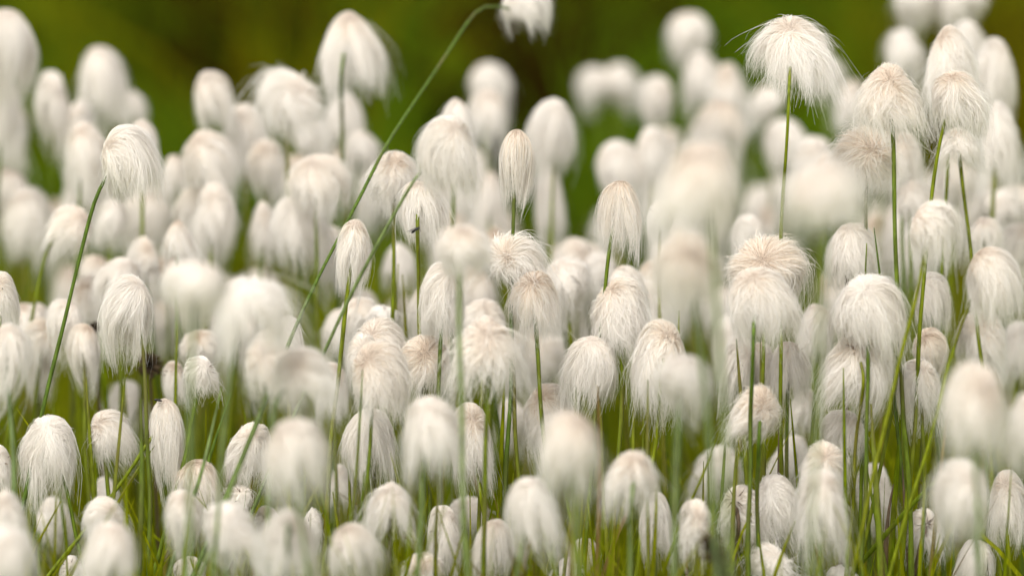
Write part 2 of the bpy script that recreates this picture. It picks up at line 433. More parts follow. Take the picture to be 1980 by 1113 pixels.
P(1200,350,84,134,1.0,'drooping head with pinched tan tip on long leaning stem right of centre',stem=[(1179,472),(1163,640),(1150,800)],style='bell',fuzz=.04,rag=.4,tilt=.1,side=-.05,wind=.04,tint=1,curl=.06,clumps=45,tan=1.7)
P(1273,390,56,75,1.03,'small tapered head just right of the pinched tan tip head',style='drop',fuzz=.05,tint=.6)
P(808,350,102,118,1.005,'round shaggy head with a black fly under it on a straight stem',stem=[(806,438),(808,520),(812,640)],style='bell',fuzz=.06,rag=.25,tilt=.3,gap=.12,tint=.75)
P(760,294,108,115,1.025,'broad folded head between the two slanting stems left of centre',style='bell',fuzz=.05,tilt=.7,side=.1,tint=1)
P(866,226,118,150,.968,'tall soft head above the shorter of the two slanting stems',stem=[(815,318),(740,450),(678,570),(622,692),(560,830)],base_zr=.99,style='bell',fuzz=.06,tilt=.5,tint=.55,hero=True,stemmat=STEM_SKY_VEIL,thick=.8)
P(880,190,85,110,1.07,'blurred head with peaked left corner behind the two slanting stems',style='cone',fuzz=.08,tint=.4)
P(244,243,118,135,1.0,'silky head combed to the right on a long leaning stem at left',stem=[(192,350),(150,520),(100,700),(48,950)],style='bell',fuzz=.05,rag=.35,tilt=.5,side=-.95,wind=.10,tint=.55,curl=.06)
P(1013,-32,96,88,1.07,'head cut by the top edge, hanging right from the longest slanting stem',stem=[(936,-2),(924,12),(888,68),(842,140),(790,215),(752,268),(731,300),(687,392),(620,520),(560,655)],base_zr=.985,thick=.8,style='bell',fuzz=.06,rag=.4,side=-1.0,wind=.16,tint=.2,hero=True)
P(687,424,78,138,1.0,'upright tapered head squeezed between the two slanting stems',stem=[(672,556),(655,720),(642,880),(636,960)],style='drop',fuzz=.05,rag=.3,tilt=.45,side=-.1,tint=.7,wind=.05)
P(990,463,112,100,1.0,'fluffy head brushed backwards into upright tufts near the centre',style='bell',fuzz=.16,tilt=.9,side=-.5,tint=.9,shagtop=.45,wind=.12)
P(1032,524,104,128,.998,'cream head with dark crown dot, in front of the tufted head at centre',stem=[(1037,640),(1048,775),(1052,830)],style='bell',fuzz=.05,rag=.35,tilt=.7,side=-.05,wind=.0,tint=1.0,tan=1.7)
P(855,508,90,135,.995,'pale head half hidden behind the out of focus bulb left of centre',stem=[(852,630),(851,770),(850,900)],style='bell',fuzz=.05,tilt=.4,tint=.7)
P(1484,463,160,135,1.0,'halo-like fuzzy head with golden brown heart, right of centre',style='ball',fuzz=.13,rag=.15,tilt=1.05,side=-.35,tint=1,pull=.25,clumps=50,tan=1.7)
P(1466,518,140,142,.98,'broad shaggy head in front of the golden hearted fuzzy one',stem=[(1451,655),(1450,820),(1451,1090)],style='bell',fuzz=.06,rag=.3,tilt=.55,gap=.06,tint=.8)
P(1648,432,112,130,1.015,'streaked head with dark scale shreds behind the green stems at right',style='bell',fuzz=.04,rag=.35,tilt=.35,tint=.5,stem=[(1637,540),(1634,700)],stemmat=STEM_BROWN)
P(1680,533,140,150,.985,'big white head with small upright tuft on top, right of centre',style='bell',fuzz=.06,rag=.3,tilt=.65,tint=.25,shagtop=.12)
P(1666,647,142,150,.99,'domed head split open over a thick brown topped stem, right',stem=[(1668,712),(1660,830),(1646,985)],style='bell',fuzz=.05,rag=.3,tilt=.55,gap=.14,tint=.9)
P(1808,388,116,132,.965,'soft cream head at right, its stem splitting two taller stems below',stem=[(1789,495),(1768,600),(1735,720),(1704,850)],style='bell',fuzz=.05,tilt=.35,tint=.8)
P(1918,478,118,140,.975,'tan topped head leaning right near the right edge',stem=[(1868,598),(1838,690),(1800,830),(1750,1010)],style='bell',fuzz=.05,rag=.3,side=-.5,wind=.16,tint=.95)
P(1802,526,72,115,1.02,'narrow head behind two crossing stems with dark scales showing, far right',style='bell',fuzz=.04,tilt=.4,tint=.4)
P(1800,634,76,110,1.012,'small rough cream head under two crossing stems at right',style='ball',fuzz=.06,tilt=.6,tint=1,curl=.12,tan=1.7)
P(1205,538,118,152,1.0,'curly tangled head right of the long leaning stem at centre right',stem=[(1203,690),(1199,800),(1195,880)],style='bell',fuzz=.07,rag=.3,curl=.16,tilt=.4,tint=.9)
P(1278,619,116,170,.99,'shaggy head with brown ringed crown and dark split, right of centre',stem=[(1276,705),(1270,820),(1260,900)],style='bell',fuzz=.06,rag=.35,tilt=.6,gap=.15,tint=1)
P(1146,650,112,128,1.0,'plain white shaggy head behind the long leaning stem right of centre',style='bell',fuzz=.06,rag=.3,tilt=.35,side=-.1,tint=.4,stem=[(1162,790),(1165,900)],curl=.08)
P(1470,744,122,108,.985,'low wide cap-like head with brown heart, on dark stem right of centre',stem=[(1466,810),(1463,960),(1461,1113)],style='umb',fuzz=.07,rag=.3,tilt=.8,gap=.10,tint=1,tan=1.7)
P(730,615,106,105,1.005,'wide swept head at the back of the clump left of centre',style='bell',fuzz=.05,side=-.3,wind=.15,tint=.7)
P(702,645,76,100,1.0,'small head with fine dark crown lines at left of the central clump',style='bell',fuzz=.05,tilt=.8,tint=.5)
P(820,648,108,122,1.0,'tawny head with dark hollow crown at right of the central clump',style='bell',fuzz=.05,tilt=.9,side=.05,tint=1.0,tan=1.7)
P(728,660,114,145,.98,'front head of the central clump with small dark crown dot',style='bell',fuzz=.06,rag=.25,tilt=.7,tint=.85,tan=1.6)
P(718,790,104,140,.995,'long haired head combed straight down, below the central clump',stem=[(715,925),(705,1000)],style='bell',fuzz=.06,rag=.3,tilt=.35,tint=.25,curl=.06)
P(945,612,170,160,.965,'very wide wispy head in front of the clump at centre',stem=[(946,735),(943,800),(940,930)],style='cone',fuzz=.05,rag=.4,tilt=.65,side=-.1,tint=.9,curl=.08,tan=1.5)
# sharp ones, lower half
P(250,531,104,155,1.0,'sharp shaggy head with torn lower edge blown to the left',stem=[(277,655),(283,850),(290,1090)],style='drop',fuzz=.07,rag=.5,side=.55,wind=-.22,tilt=.4,tint=.3,curl=.09,clumps=22)
P(98,803,110,158,1.0,'sharp rounded head like a shaggy wig, lower left',style='bell',fuzz=.06,rag=.35,tilt=.5,side=-.1,tint=.15,stem=[(130,950),(142,1000)],clumps=34)
P(206,793,88,110,1.008,'head with one curl hanging out, right of the shaggy wig head',style='bell',fuzz=.08,side=-.5,wind=.1,tint=.7,curl=.1)
P(320,770,72,165,1.0,'long narrow head opened along a leaning dark stem, lower left',stem=[(290,845),(255,905),(215,958)],style='drop',fuzz=.07,rag=.45,side=.1,tint=.6,curl=.09)
P(386,688,72,85,1.0,'small curly tuft-topped head beside the opened narrow head',style='bell',fuzz=.09,rag=.4,curl=.15,tint=.2,stem=[(380,770),(365,850),(350,905)])
P(384,888,92,110,1.0,'sharp brown capped head crossed by a slanting stem, lower left',style='bell',fuzz=.05,rag=.3,tilt=.3,tint=1,curl=.08,tan=1.7)
P(466,942,54,70,1.0,'tiny spiky white tuft with bristles pointing up, lower left',style='ball',fuzz=.22,rag=.3,tilt=.5,shagtop=.6,tint=.3)
P(488,817,92,125,1.0,'pale combed head half behind the big blurred lower bulb',style='bell',fuzz=.04,tint=.6)
P(907,779,90,155,.995,'cream shaggy head crossed by a blurred vertical stem, lower centre',stem=[(928,935),(935,1010)],style='bell',fuzz=.05,rag=.35,tilt=.7,tint=.9)
P(1058,742,96,150,1.01,'tawny head pierced in view by the stem of another plant, centre',style='bell',fuzz=.06,rag=.3,tilt=.6,tint=1,curl=.1)
P(755,932,126,135,.96,'conical head with soft shoulders and ragged points, lower centre',style='cone',fuzz=.05,rag=.4,tilt=.45,tint=.7,clumps=18)
P(856,976,76,140,.99,'small neat white head behind a thin green stem, lower centre',style='bell',fuzz=.04,tilt=.5,tint=.3)
P(820,1068,96,95,.98,'brown hearted head cut by the bottom edge, lower centre',style='bell',fuzz=.05,tilt=.95,tint=1)
P(960,1003,82,125,.975,'plain head at the bottom edge left of a larger white head',style='bell',fuzz=.05,tilt=.4,tint=.6)
P(1025,922,104,165,.935,'tall white head without crown mark, lower centre',style='bell',fuzz=.05,tilt=.3,tint=.35,stem=[(1000,1090),(992,1200)])
P(1130,1040,66,70,1.015,'small head with dark crown dot low among green stems',style='bell',fuzz=.05,tilt=.9,tint=.8)
P(1100,1078,72,80,1.0,'curly head peeping over the bottom edge among green stems',style='ball',fuzz=.08,curl=.15,tint=.2)
P(1225,872,116,145,.94,'head with long brown seam down its front, lower right of centre',stem=[(1222,935),(1218,1030),(1214,1110)],style='thimble',fuzz=.05,tilt=.5,gap=.10,tint=.85)
P(1270,950,64,135,.98,'narrow white head tucked behind the brown seamed head',style='bell',fuzz=.04,tint=.2)
P(1345,964,72,125,.965,'narrow head with an orange crown dot, lower right',style='bell',fuzz=.06,tilt=1.0,tint=1)
P(1432,938,92,120,.99,'windblown head with dark exposed scales on a brown stem, lower right',stem=[(1428,1005),(1420,1060),(1414,1113)],style='bell',fuzz=.08,rag=.35,tilt=.6,gap=.22,tint=.5,stemmat=STEM_BROWN)
P(1494,917,100,130,.99,'white head with a feathery wave blown right, lower right',style='bell',fuzz=.08,side=-.2,wind=.22,tint=.1,curl=.09)
P(1482,1052,120,90,.985,'wispy head sprawling at the bottom edge, lower right',style='umb',fuzz=.12,tint=.3,curl=.12)
P(1590,855,106,110,.985,'wide swept head behind the tall white head, lower right',style='bell',fuzz=.07,side=.1,wind=.1,tilt=.8,tint=.8)
P(1587,909,112,185,.955,'tall soft white head crossed by a pale blurred stem, lower right',style='thimble',fuzz=.05,rag=.3,tilt=.5,tint=.5)
P(1632,793,96,95,1.0,'dark streaked low head below the domed split head, right',style='bell',fuzz=.05,tilt=.6,tint=.4)
P(1776,695,94,125,1.0,'rounded head with dark hollow, behind the leaning stems at right',style='bell',fuzz=.06,side=.3,wind=.1,tilt=.6,tint=.5)
P(1785,983,76,105,1.0,'curled head with dark exposed scales in the green blades, lower right',stem=[(1776,1035),(1770,1113)],style='bell',fuzz=.07,tilt=.8,gap=.2,tint=.7,stemmat=STEM_BROWN)
P(1946,908,80,145,1.0,'sharp shaggy head with whorled crown near the right edge',stem=[(1950,1038),(1956,1113)],style='bell',fuzz=.05,rag=.4,tilt=.75,tint=.75,curl=.09)
P(1886,1043,86,110,1.0,'smooth head at bottom edge beside a dark brown stem, right',stem=[(1908,1045),(1910,1113)],style='bell',fuzz=.03,tint=.1,stemmat=STEM_BROWN)
P(1625,1092,66,60,1.0,'small curl of white at the bottom edge, lower right',style='ball',fuzz=.08,curl=.15,tint=.1)
P(1432,648,72,145,1.015,'thin pale head behind the stems of the broad shaggy head',style='bell',fuzz=.05,tint=.4)
P(1524,660,84,125,1.015,'head right behind the thick brown stem, right of centre',style='bell',fuzz=.04,tilt=.3,tint=.7)
P(1470,662,60,100,1.02,'small peach topped head between two dark stems right of centre',style='bell',fuzz=.04,tint=1)
P(196,960,92,85,.975,'head lying sideways to the right, lower left',style='bell',fuzz=.05,side=.7,tilt=.7,wind=.15,tint=.6)
P(136,1073,46,60,1.0,'small white head at the bottom edge in lower left corner',style='bell',tint=.3)
P(366,1076,66,70,1.0,'ruffled head at the bottom edge under two blurred bulbs, lower left',style='ball',fuzz=.07,curl=.14,tint=.4)
P(515,978,52,70,1.01,'small peach head under the spiky tuft, lower left',style='bell',fuzz=.06,tint=1)
P(605,985,70,90,1.0,'wispy head with a curling lock below the big blurred bulb',style='umb',fuzz=.15,curl=.2,tint=.1)
P(2,525,72,115,1.005,'combed head cut by the left edge at mid height',style='bell',fuzz=.03,tint=.7)
P(555,610,60,100,1.0,'fuzzy edge of a head behind the large leaning blur, left of centre',style='bell',fuzz=.12,tint=.1)
# soft foreground ones
P(1362,276,170,185,.86,'large blurred dome with peach crown right of centre',stem=[(1378,440),(1390,640),(1400,900)],style='thimble',fuzz=.06,tilt=.6,tint=.9,tan=1.6)
P(1600,316,186,135,.85,'largest blurred cap-shaped head, right of the large blurred dome',stem=[(1602,440),(1588,640),(1578,840)],style='umb',fuzz=.07,tilt=.55,wind=0,tint=.6,tan=1.6)
P(1320,446,140,170,.885,'blurred head with smudged brown crown below the large blurred dome',stem=[(1346,580),(1356,700),(1366,830)],style='bell',fuzz=.06,tilt=.95,tint=1,tan=1.7)
P(890,438,114,115,.92,'blurred round bulb on a pale blurred stem left of centre',stem=[(886,550),(892,720),(897,900)],style='ball',fuzz=.05,tilt=.5,tint=.9)
P(372,505,136,130,.875,'most blurred grey bulb left of centre',stem=[(372,640),(370,800)],style='ball',fuzz=.05,tilt=.3,tint=.5)
P(480,540,165,150,.915,'big blurred head leaning right, beside the grey bulb',stem=[(447,715),(440,790)],style='bell',fuzz=.10,side=-.3,wind=.15,tint=.2)
P(515,655,110,125,.94,'blurred head with orange brown crown, left of centre',stem=[(520,765),(480,860),(430,990)],style='bell',fuzz=.07,tilt=.8,tint=1,tan=1.6)
P(585,672,120,130,.925,'blurred head overlapping the orange crowned one from the right',style='bell',fuzz=.06,tilt=.8,side=-.4,wind=.15,tint=.7,stem=[(530,760),(525,860)])
P(570,810,132,155,.89,'big blurred bulb with beige top below left centre',stem=[(572,960),(585,1050),(595,1113)],style='thimble',fuzz=.05,tilt=.4,tint=.6,tan=1.6)
P(829,766,122,165,.93,'soft tall head with slanted brown crown mark, lower centre',stem=[(817,915),(815,1000),(813,1090)],style='thimble',fuzz=.05,tilt=.6,tint=.6)
P(1097,797,136,165,.88,'big smooth blurred head with flat top, lower centre',stem=[(1110,960),(1115,1113)],style='thimble',fuzz=.05,tilt=.35,tint=.75,tan=1.6)
P(1320,688,112,120,.905,'blurred white ball above green stems, right of centre',stem=[(1311,815),(1305,950),(1300,1080)],style='ball',fuzz=.05,tilt=.5,tint=.25)
P(1882,702,138,175,.885,'big blurred dome with grey crown smudge near the right edge',stem=[(1884,890),(1890,1000),(1893,1113)],style='thimble',fuzz=.05,tilt=.85,tint=.8,tan=1.6)
P(1990,760,90,150,.9,'blurred head cut by the right edge beside the big dome',style='bell',fuzz=.05,tint=.5)
P(1860,888,118,165,.915,'blurred pale head below the big dome at right',style='bell',fuzz=.05,tilt=.8,tint=.5,stem=[(1885,1040),(1890,1113)])
P(555,985,142,150,.905,'blurred wide bulb with a dark spot at the bottom edge',style='bell',fuzz=.05,tilt=.5,tint=.7,stem=[(560,980),(557,1113)],gap=.05)
P(436,970,124,150,.925,'blurred bulb with grey crown dot, lower left',style='bell',fuzz=.05,tilt=.75,tint=.3)
P(350,946,82,130,.95,'soft egg-shaped head behind the grey dotted bulb',style='egg',fuzz=.04,tilt=.6,tint=.5)
P(680,1012,108,130,.935,'soft bulb with tan top at the bottom edge left of centre',style='bell',fuzz=.05,tilt=.4,tint=.9)
P(213,1010,122,150,.91,'large blurred bulb at the bottom edge, lower left',style='bell',fuzz=.05,tilt=.4,tint=.7)
P(12,945,96,140,.93,'blurred bulb at the left edge near the bottom',style='bell',fuzz=.05,tint=.6)
P(14,1018,110,140,.89,'blurred bulb in the bottom left corner',style='bell',fuzz=.05,tint=.4)
P(16,626,96,160,.955,'soft tall head at the left edge, below mid height',style='bell',fuzz=.04,tint=.6)
P(-2,860,46,100,1.0,'slim piece of head cut by the left edge, lower left',style='bell',tint=.3)
# soft ones behind the plane of focus, upper left
P(12,18,132,180,1.10,'tall pointed blurred head in the top left corner',style='egg',tint=.7,fuzz=.02,tilt=.3,rag=.3,wind=0,side=0,stem=[(-10,180),(-60,420)])
P(98,138,80,165,1.13,'slim peaked blurred head right of the top left corner head',style='egg',tint=.5)
P(190,90,104,160,1.15,'tall bell-shaped blurred head near top left',style='thimble',tint=.6,tilt=.35)
P(250,176,64,90,1.17,'small round blurred head right of the tall bell-shaped one',style='ball',tint=.5)
P(158,194,62,90,1.13,'small blurred head below the tall bell-shaped one',style='bell',tint=.4)
P(5,154,76,150,1.12,'blurred head at the left edge below the corner head',style='bell',tint=.8)
P(160,236,92,140,1.09,'blurred cream head left of the silky combed head',style='bell',tint=.9)
P(275,232,74,110,1.08,'blurred head peeping from behind the silky combed head',style='bell',tint=.5)
P(406,138,86,122,1.11,'smooth thimble-shaped blurred head alone against the green, left',style='thimble',tint=.9,tilt=.45,fuzz=.02,tan=1.6)
P(398,252,112,140,1.09,'broad blurred head below the smooth thimble-shaped one',style='bell',tint=.8)
P(335,300,64,100,1.11,'blurred head at left foot of the broad head under the thimble',style='bell',tint=.6)
P(474,200,88,140,1.12,'blurred rounded head right of the thimble-shaped one',style='egg',tint=.5)
P(546,142,126,125,1.08,'frizzy topped blurred head left of the big mushroom-shaped head',style='bell',fuzz=.14,shagtop=.3,tilt=.6,tint=.6)
P(516,268,76,120,1.11,'blurred drooping head with a rust fleck, below the frizzy one',style='egg',tint=.8)
P(614,299,128,125,1.065,'wide round blurred head with peach crown at left of slanting stems',style='bell',tint=1,tilt=.6,tan=1.6)
P(598,226,82,95,1.14,'blurred head below the frizzy topped one',style='egg',tint=.2)
P(672,23,168,168,1.085,'big blurred mushroom-shaped head at top left of centre',style='cone',fuzz=.02,rag=.3,tilt=.4,wind=.06,side=0,curl=.04,tint=.85,gap=.05,stem=[(662,120),(660,210),(658,320)])
P(668,176,98,120,1.13,'blurred head directly beneath the mushroom-shaped head',style='bell',tint=.3)
P(692,250,76,100,1.13,'lower blurred head beneath the mushroom-shaped head',style='bell',tint=.3)
P(415,354,94,140,1.085,'blurred head at mid left under the broad one',style='bell',tint=.7)
P(290,362,120,130,1.11,'blurred low head right below the silky combed head',style='bell',tint=.8)
P(55,362,110,135,1.12,'blurred head in the left crowd near the edge',style='bell',tint=.6)
P(138,398,100,105,1.055,'blurred peach head crossed by no stem, left of the long leaning stem',style='bell',tint=1,stem=[(97,452),(75,560),(55,650)],tan=1.6)
P(216,384,70,100,1.09,'blurred head right behind the long leaning stem at left',style='bell',tint=.4)
P(508,388,72,120,1.09,'blurred head left of the pale wide dome, left of centre',style='bell',tint=.7)
P(576,380,130,135,1.075,'pale wide blurred dome left of the slanting stems',style='bell',tint=.4,tilt=.4)
P(345,426,80,105,1.05,'cream rounded head above the grey bulb, left',style='bell',tint=.9)
P(276,484,66,90,1.075,'small blurred head above the sharp torn-edged head',style='bell',tint=.3)
P(236,498,98,110,1.055,'blurred rounded head behind the sharp torn-edged head',style='bell',tint=.5)
P(158,626,74,118,1.035,'bulb-shaped peach head beside the long leaning stem, left',style='egg',tint=1,tilt=.3)
P(76,675,68,95,1.06,'blurred head between the long leaning stem and the left edge',style='bell',tint=.5)
P(70,585,66,100,1.07,'faint blurred head left of the long leaning stem at mid height',style='bell',tint=.4)
P(246,737,86,115,1.08,'blurred white head above the head with hanging curl, left',style='bell',fuzz=.08,tint=.2)
P(335,698,58,90,1.03,'cream head left of the small curly tuft, left',style='bell',tint=.9)
P(100,960,80,110,1.05,'blurred head under the shaggy wig head, lower left',style='bell',tint=.3)
P(200,920,60,80,1.05,'blurred white scrap of head under two leaning stems, lower left',style='bell',tint=.3)
P(658,896,64,95,1.045,'soft head between two stems below the long haired head',style='bell',tint=.8)
P(640,700,60,110,1.03,'soft peach head left of the central clump',style='bell',tint=.8)
# behind, upper middle and right
P(942,122,84,110,1.22,'very blurred round head at top, left of centre line',style='ball',tint=.3)
P(942,172,96,120,1.15,'blurred peach head below the very blurred round one',style='bell',tint=.8)
P(1072,191,100,150,1.10,'blurred white head with flat corner, right of narrow pointed head',style='bell',tint=.3,tilt=.6)
P(1058,318,62,160,1.12,'long blurred head behind the narrow pointed one',style='bell',tint=.3)
P(950,330,80,150,1.13,'blurred head left behind the narrow pointed one',style='bell',tint=.6)
P(1198,124,82,95,1.28,'right half of a very blurred double head at top right of centre',style='ball',tint=.3)
P(1148,130,74,92,1.28,'left half of a very blurred double head at top right of centre',style='ball',tint=.3)
P(1270,147,80,105,1.2,'blurred head right of the very blurred double head',style='ball',tint=.4)
P(1333,24,98,104,1.22,'blurred ball standing high, left of the umbrella-shaped head',style='ball',tint=.4)
P(1352,102,86,120,1.21,'blurred head directly below the high standing ball',style='bell',tint=.4)
P(1405,123,96,120,1.18,'blurred peach head left of the umbrella-shaped head stem',style='bell',tint=.9)
P(1390,194,96,120,1.165,'blurred head with beige front, above the large blurred dome',style='bell',tint=.9,tan=1.6)
P(1488,165,74,85,1.21,'blurred round head behind the umbrella-shaped head stem',style='ball',tint=.4)
P(1262,244,76,120,1.14,'blurred head left above the large blurred dome',style='bell',tint=.5)
P(1190,272,100,130,1.14,'blurred head above the pinched tan tip head',style='bell',tint=.4)
P(1592,112,88,95,1.24,'very blurred head behind the umbrella-shaped head right hem',style='ball',tint=.1)
P(1648,156,70,110,1.2,'blurred head left behind the cape-like head',style='bell',tint=.6)
P(1518,230,100,120,1.17,'blurred head crossed by the umbrella-shaped head stem',style='bell',tint=.3)
P(1572,264,90,110,1.14,'blurred head above the largest blurred cap',style='bell',tint=.5)
P(1770,-40,92,105,1.18,'left blurred head cut by the top edge, top right',style='ball',tint=.4)
P(1850,-45,108,115,1.18,'right blurred head cut by the top edge, top right',style='ball',tint=.5)
P(1748,58,86,110,1.15,'blurred white head left behind the curled tip head',style='bell',tint=.1,fuzz=.1)
P(1868,40,80,120,1.13,'blurred head peeping out above the curled tip head',style='bell',tint=.2)
P(1922,74,84,190,1.10,'tall blurred head right behind the windswept head',style='bell',tint=.5)
P(1932,196,98,170,1.075,'blurred cone-shaped head at the right edge, upper right',style='cone',tint=.3,wind=.1,tilt=.3)
P(1745,254,74,130,1.06,'blurred peach head under the cape-like head',style='bell',tint=.9)
P(1935,366,92,100,1.10,'blurred head at the right edge above the peach one',style='bell',tint=.3)
P(1905,420,78,90,1.045,'peach head above the tan topped one at right',style='bell',tint=1)
P(1968,432,76,110,1.09,'blurred peach head cut by the right edge at mid height',style='bell',tint=.8)
P(1765,345,70,110,1.06,'blurred head behind the soft cream head at right',style='bell',tint=.5)
P(1445,415,76,100,1.07,'blurred white peak above the golden hearted head',style='bell',tint=.3)
P(1578,588,84,130,1.04,'soft head left of the big tuft-topped head',style='bell',tint=.5)
P(1898,598,102,130,1.03,'cream head under the tan topped one near the right edge',style='bell',tint=.9)
P(1108,460,94,105,1.095,'blurred peach topped head right of the central tufted head',style='bell',tint=.9,tan=1.6)
P(1116,556,84,100,1.12,'blurred head below the peach topped one right of centre',style='bell',tint=.5)
P(1066,652,96,90,1.09,'blurred peach head right of the stem with dark crown dot head',style='bell',tint=.9)
P(1395,860,124,110,1.055,'blurred white head behind the crowded stems, lower right',style='bell',tint=.3)
P(1540,842,80,110,1.045,'blurred head right of the cap-like head',style='bell',tint=.3)
P(1690,896,76,130,1.035,'blurred head behind the tall blades, lower right',style='bell',tint=.2)
P(1560,750,70,100,1.05,'blurred head left of the domed split head',style='bell',tint=.4)
P(1970,620,70,130,1.06,'blurred head at the right edge above the cut blurred head',style='bell',tint=.4)
P(985,770,70,110,1.07,'blurred pale head behind yellow green blade at centre',style='bell',tint=.3)
P(905,960,90,90,1.04,'soft low head behind two thin stems, lower centre',style='bell',tint=.5)
P(740,590,80,70,1.04,'blurred white top above the central clump',style='bell',tint=.1)
P(700,560,70,110,1.10,'blurred head right of the stem of the upright tapered head',style='bell',tint=.4)
P(770,470,80,90,1.10,'blurred head under the head with the black fly',style='bell',tint=.2)


# ------------------------------------------------------------------ far rows: the crowd nobody singles out, twelve head shapes shared among them
rngf = np.random.default_rng(7)
protos = []
for q in range(12):
    rr = np.random.default_rng(900 + q)
    st = ['bell', 'bell', 'egg', 'ball', 'bell', 'cone'][q % 6]
    me, cr = head_mesh(rr, .032, .036 if q % 2 else .042, 1700, 6, st, tilt=rr.uniform(.2, .8), side=rr.uniform(-.5, .5), wind=rr.uniform(-.08, .14), fuzz=.08, rag=.4, curl=.09, lw=.0005)
    protos.append((me, cr))
spk = scales_mesh(np.random.default_rng(5), .003, .006)
stem_pr = {}
for hh in range(18, 36, 2):
    z = np.linspace(0, hh / 100, 14)
    rr = np.random.default_rng(hh)
    b = rr.normal(0, .012, 2)
    stem_pr[hh] = tube('stem', np.stack([b[0] * (z / z[-1]) ** 2, b[1] * (z / z[-1]) ** 2, z], 1), np.linspace(.0016, .0011, 14), STEM, 6), b
def topline(px):
    return float(np.interp(px, [0, 130, 240, 310, 345, 380, 470, 560, 720, 760, 820, 900, 990, 1090, 1135, 1190, 1240, 1330, 1440, 1470, 1560, 1640, 1760, 1900, 1980],
                               [190, 200, 260, 360, 330, 290, 280, 270, 300, 400, 330, 240, 300, 330, 400, 330, 260, 200, 230, 330, 300, 280, 230, 190, 230]))
GAPS = [(78, 300, 34), (490, 375, 48), (545, 275, 34), (500, 505, 42), (30, 505, 55), (745, 500, 55), (775, 555, 45), (1092, 400, 40), (1110, 300, 45), (1450, 285, 44),
        (1572, 505, 55), (1570, 450, 30), (245, 690, 60), (1160, 285, 60), (640, 420, 20), (460, 340, 28), (1240, 500, 24), (600, 590, 45), (1780, 260, 20), (1560, 690, 25),
        (180, 470, 25), (430, 500, 28), (560, 480, 25), (1030, 480, 22)]
FILL = []
tries = 0
while len(FILL) < 150 and tries < 9000:
    tries += 1
    near = tries % 5 < 2
    zr = rngf.uniform(1.035, 1.13) if near else rngf.uniform(1.09, 1.30)
    px = rngf.uniform(-40, 1300) if near else rngf.uniform(-60, 2040)
    hgt = rngf.uniform(.20, .30) if near else rngf.uniform(.20, .33)
    d = None
    # ground point at this depth, then its head
    g = at(px, 556, zr); y = g[1]
    head = np.array([g[0], y, hgt])
    rel = head - np.array([0, 0, CAM_H]); dep = rel[1] * _cp - rel[2] * _sp; upc = rel[1] * _sp + rel[2] * _cp
    py = 556.5 - upc / (TAN * dep) * 990; pxx = 990 + rel[0] / (TAN * dep) * 990
    if py < topline(pxx) + 12 or py > 640: continue
    if any((pxx - gx) ** 2 + (py + 45 - gy) ** 2 < (gr + 42) ** 2 for gx, gy, gr in GAPS): continue
    if any((head[0] - f[0]) ** 2 + (head[1] - f[1]) ** 2 < .040 ** 2 for f in FILL): continue
    FILL.append(head)
    q = len(FILL) % 12
    me, cr = protos[q]
    hh = int(min(34, max(18, 2 * round((hgt * 100 - 1.2) / 2))))
    st, b = stem_pr[hh]
    base = np.array([head[0] - b[0], head[1] - b[1], 0])
    root = empty('cottongrass_plant', base)
    tag(root, 'small blurred cottongrass lost in the crowded white rows at the back', CAT, 'crowded back rows of cottongrass')
    link('stem', st, root)
    hd = link('seed_head', me, root, (b[0] - cr[0] * .6, b[1] - cr[1] * .6, hh / 100 + .012))
    k = rngf.uniform(.8, 1.15); hd.scale = (k, k, k * rngf.uniform(.9, 1.2)); hd.rotation_euler = (0, 0, rngf.uniform(-.7, .7))
    hd.color = (rngf.uniform(.1, 1), 0, 0, 1)
    link('spikelet', spk, root, (b[0], b[1], hh / 100 - .004))

# ------------------------------------------------------------------ single leaves and bare stems one can follow with the eye
def blade(name, pts_px, zr, w, label, mat, cat, group, flat=.35, base_zr=None):
    """a grass leaf or bare stem from its tip (first point) down, photo pixels at relative depth zr"""
    pts = [at(a, b, zr if base_zr is None else zr + (base_zr - zr) * i / (len(pts_px) - 1)) for i, (a, b) in enumerate(pts_px)]
    d = pts[-1] - pts[-2]; d[2] = min(d[2], -.02)
    if pts[-1][2] > 0:
        g = pts[-1] + d * (pts[-1][2] + .004) / -d[2]
        r = np.hypot(*(g - pts[-1])[:2])
        if r > .12: g = np.array([*(pts[-1][:2] + (g - pts[-1])[:2] * .12 / r), -.004])
        pts.append(g)
    pts = np.array(pts)[::-1]
    cum = np.concatenate([[0], np.cumsum(np.linalg.norm(np.diff(pts, axis=0), axis=1))]); cum /= cum[-1]
    tt = np.linspace(0, 1, 26)
    C = np.stack([np.interp(tt, cum, pts[:, q]) for q in range(3)], 1)
    for _ in range(3): C[1:-1] = .25 * C[:-2] + .5 * C[1:-1] + .25 * C[2:]
    base = C[0].copy(); base[2] = 0
    rad = w * .85 * mpp(zr) / 2 * (1 - .75 * np.clip((tt - .7) / .3, 0, 1) ** 2)
    o = link(name, tube(name, C - base, rad, mat, 8, flat), None, base)
    tag(o, label, cat, group)
    return o
GB = 'grass blades standing among the cottongrass'
B = lambda pts, zr, w, label, mat=None, **k: blade('grass_blade', pts, zr, w, label, mat or GRASS, 'grass blade', GB, **k)
B([(976,722),(970,860),(964,1000),(960,1113)],1.0,12,'bright yellow green blade standing upright at lower centre')
B([(1925,850),(1870,880),(1800,935),(1740,1000),(1680,1070),(1640,1113)],.985,12,'long green blade crossing diagonally through the lower right',STEM,base_zr=1.0)
B([(1684,780),(1690,880),(1698,990),(1703,1113)],.985,15,'broad dark blade with pointed tip below the domed split head',STEM)
B([(1742,800),(1737,880),(1728,980),(1722,1113)],1.0,14,'green blade left in the tuft of blades, lower right')
B([(1754,800),(1757,900),(1752,1000),(1750,1113)],1.01,14,'middle green blade in the tuft of blades, lower right')
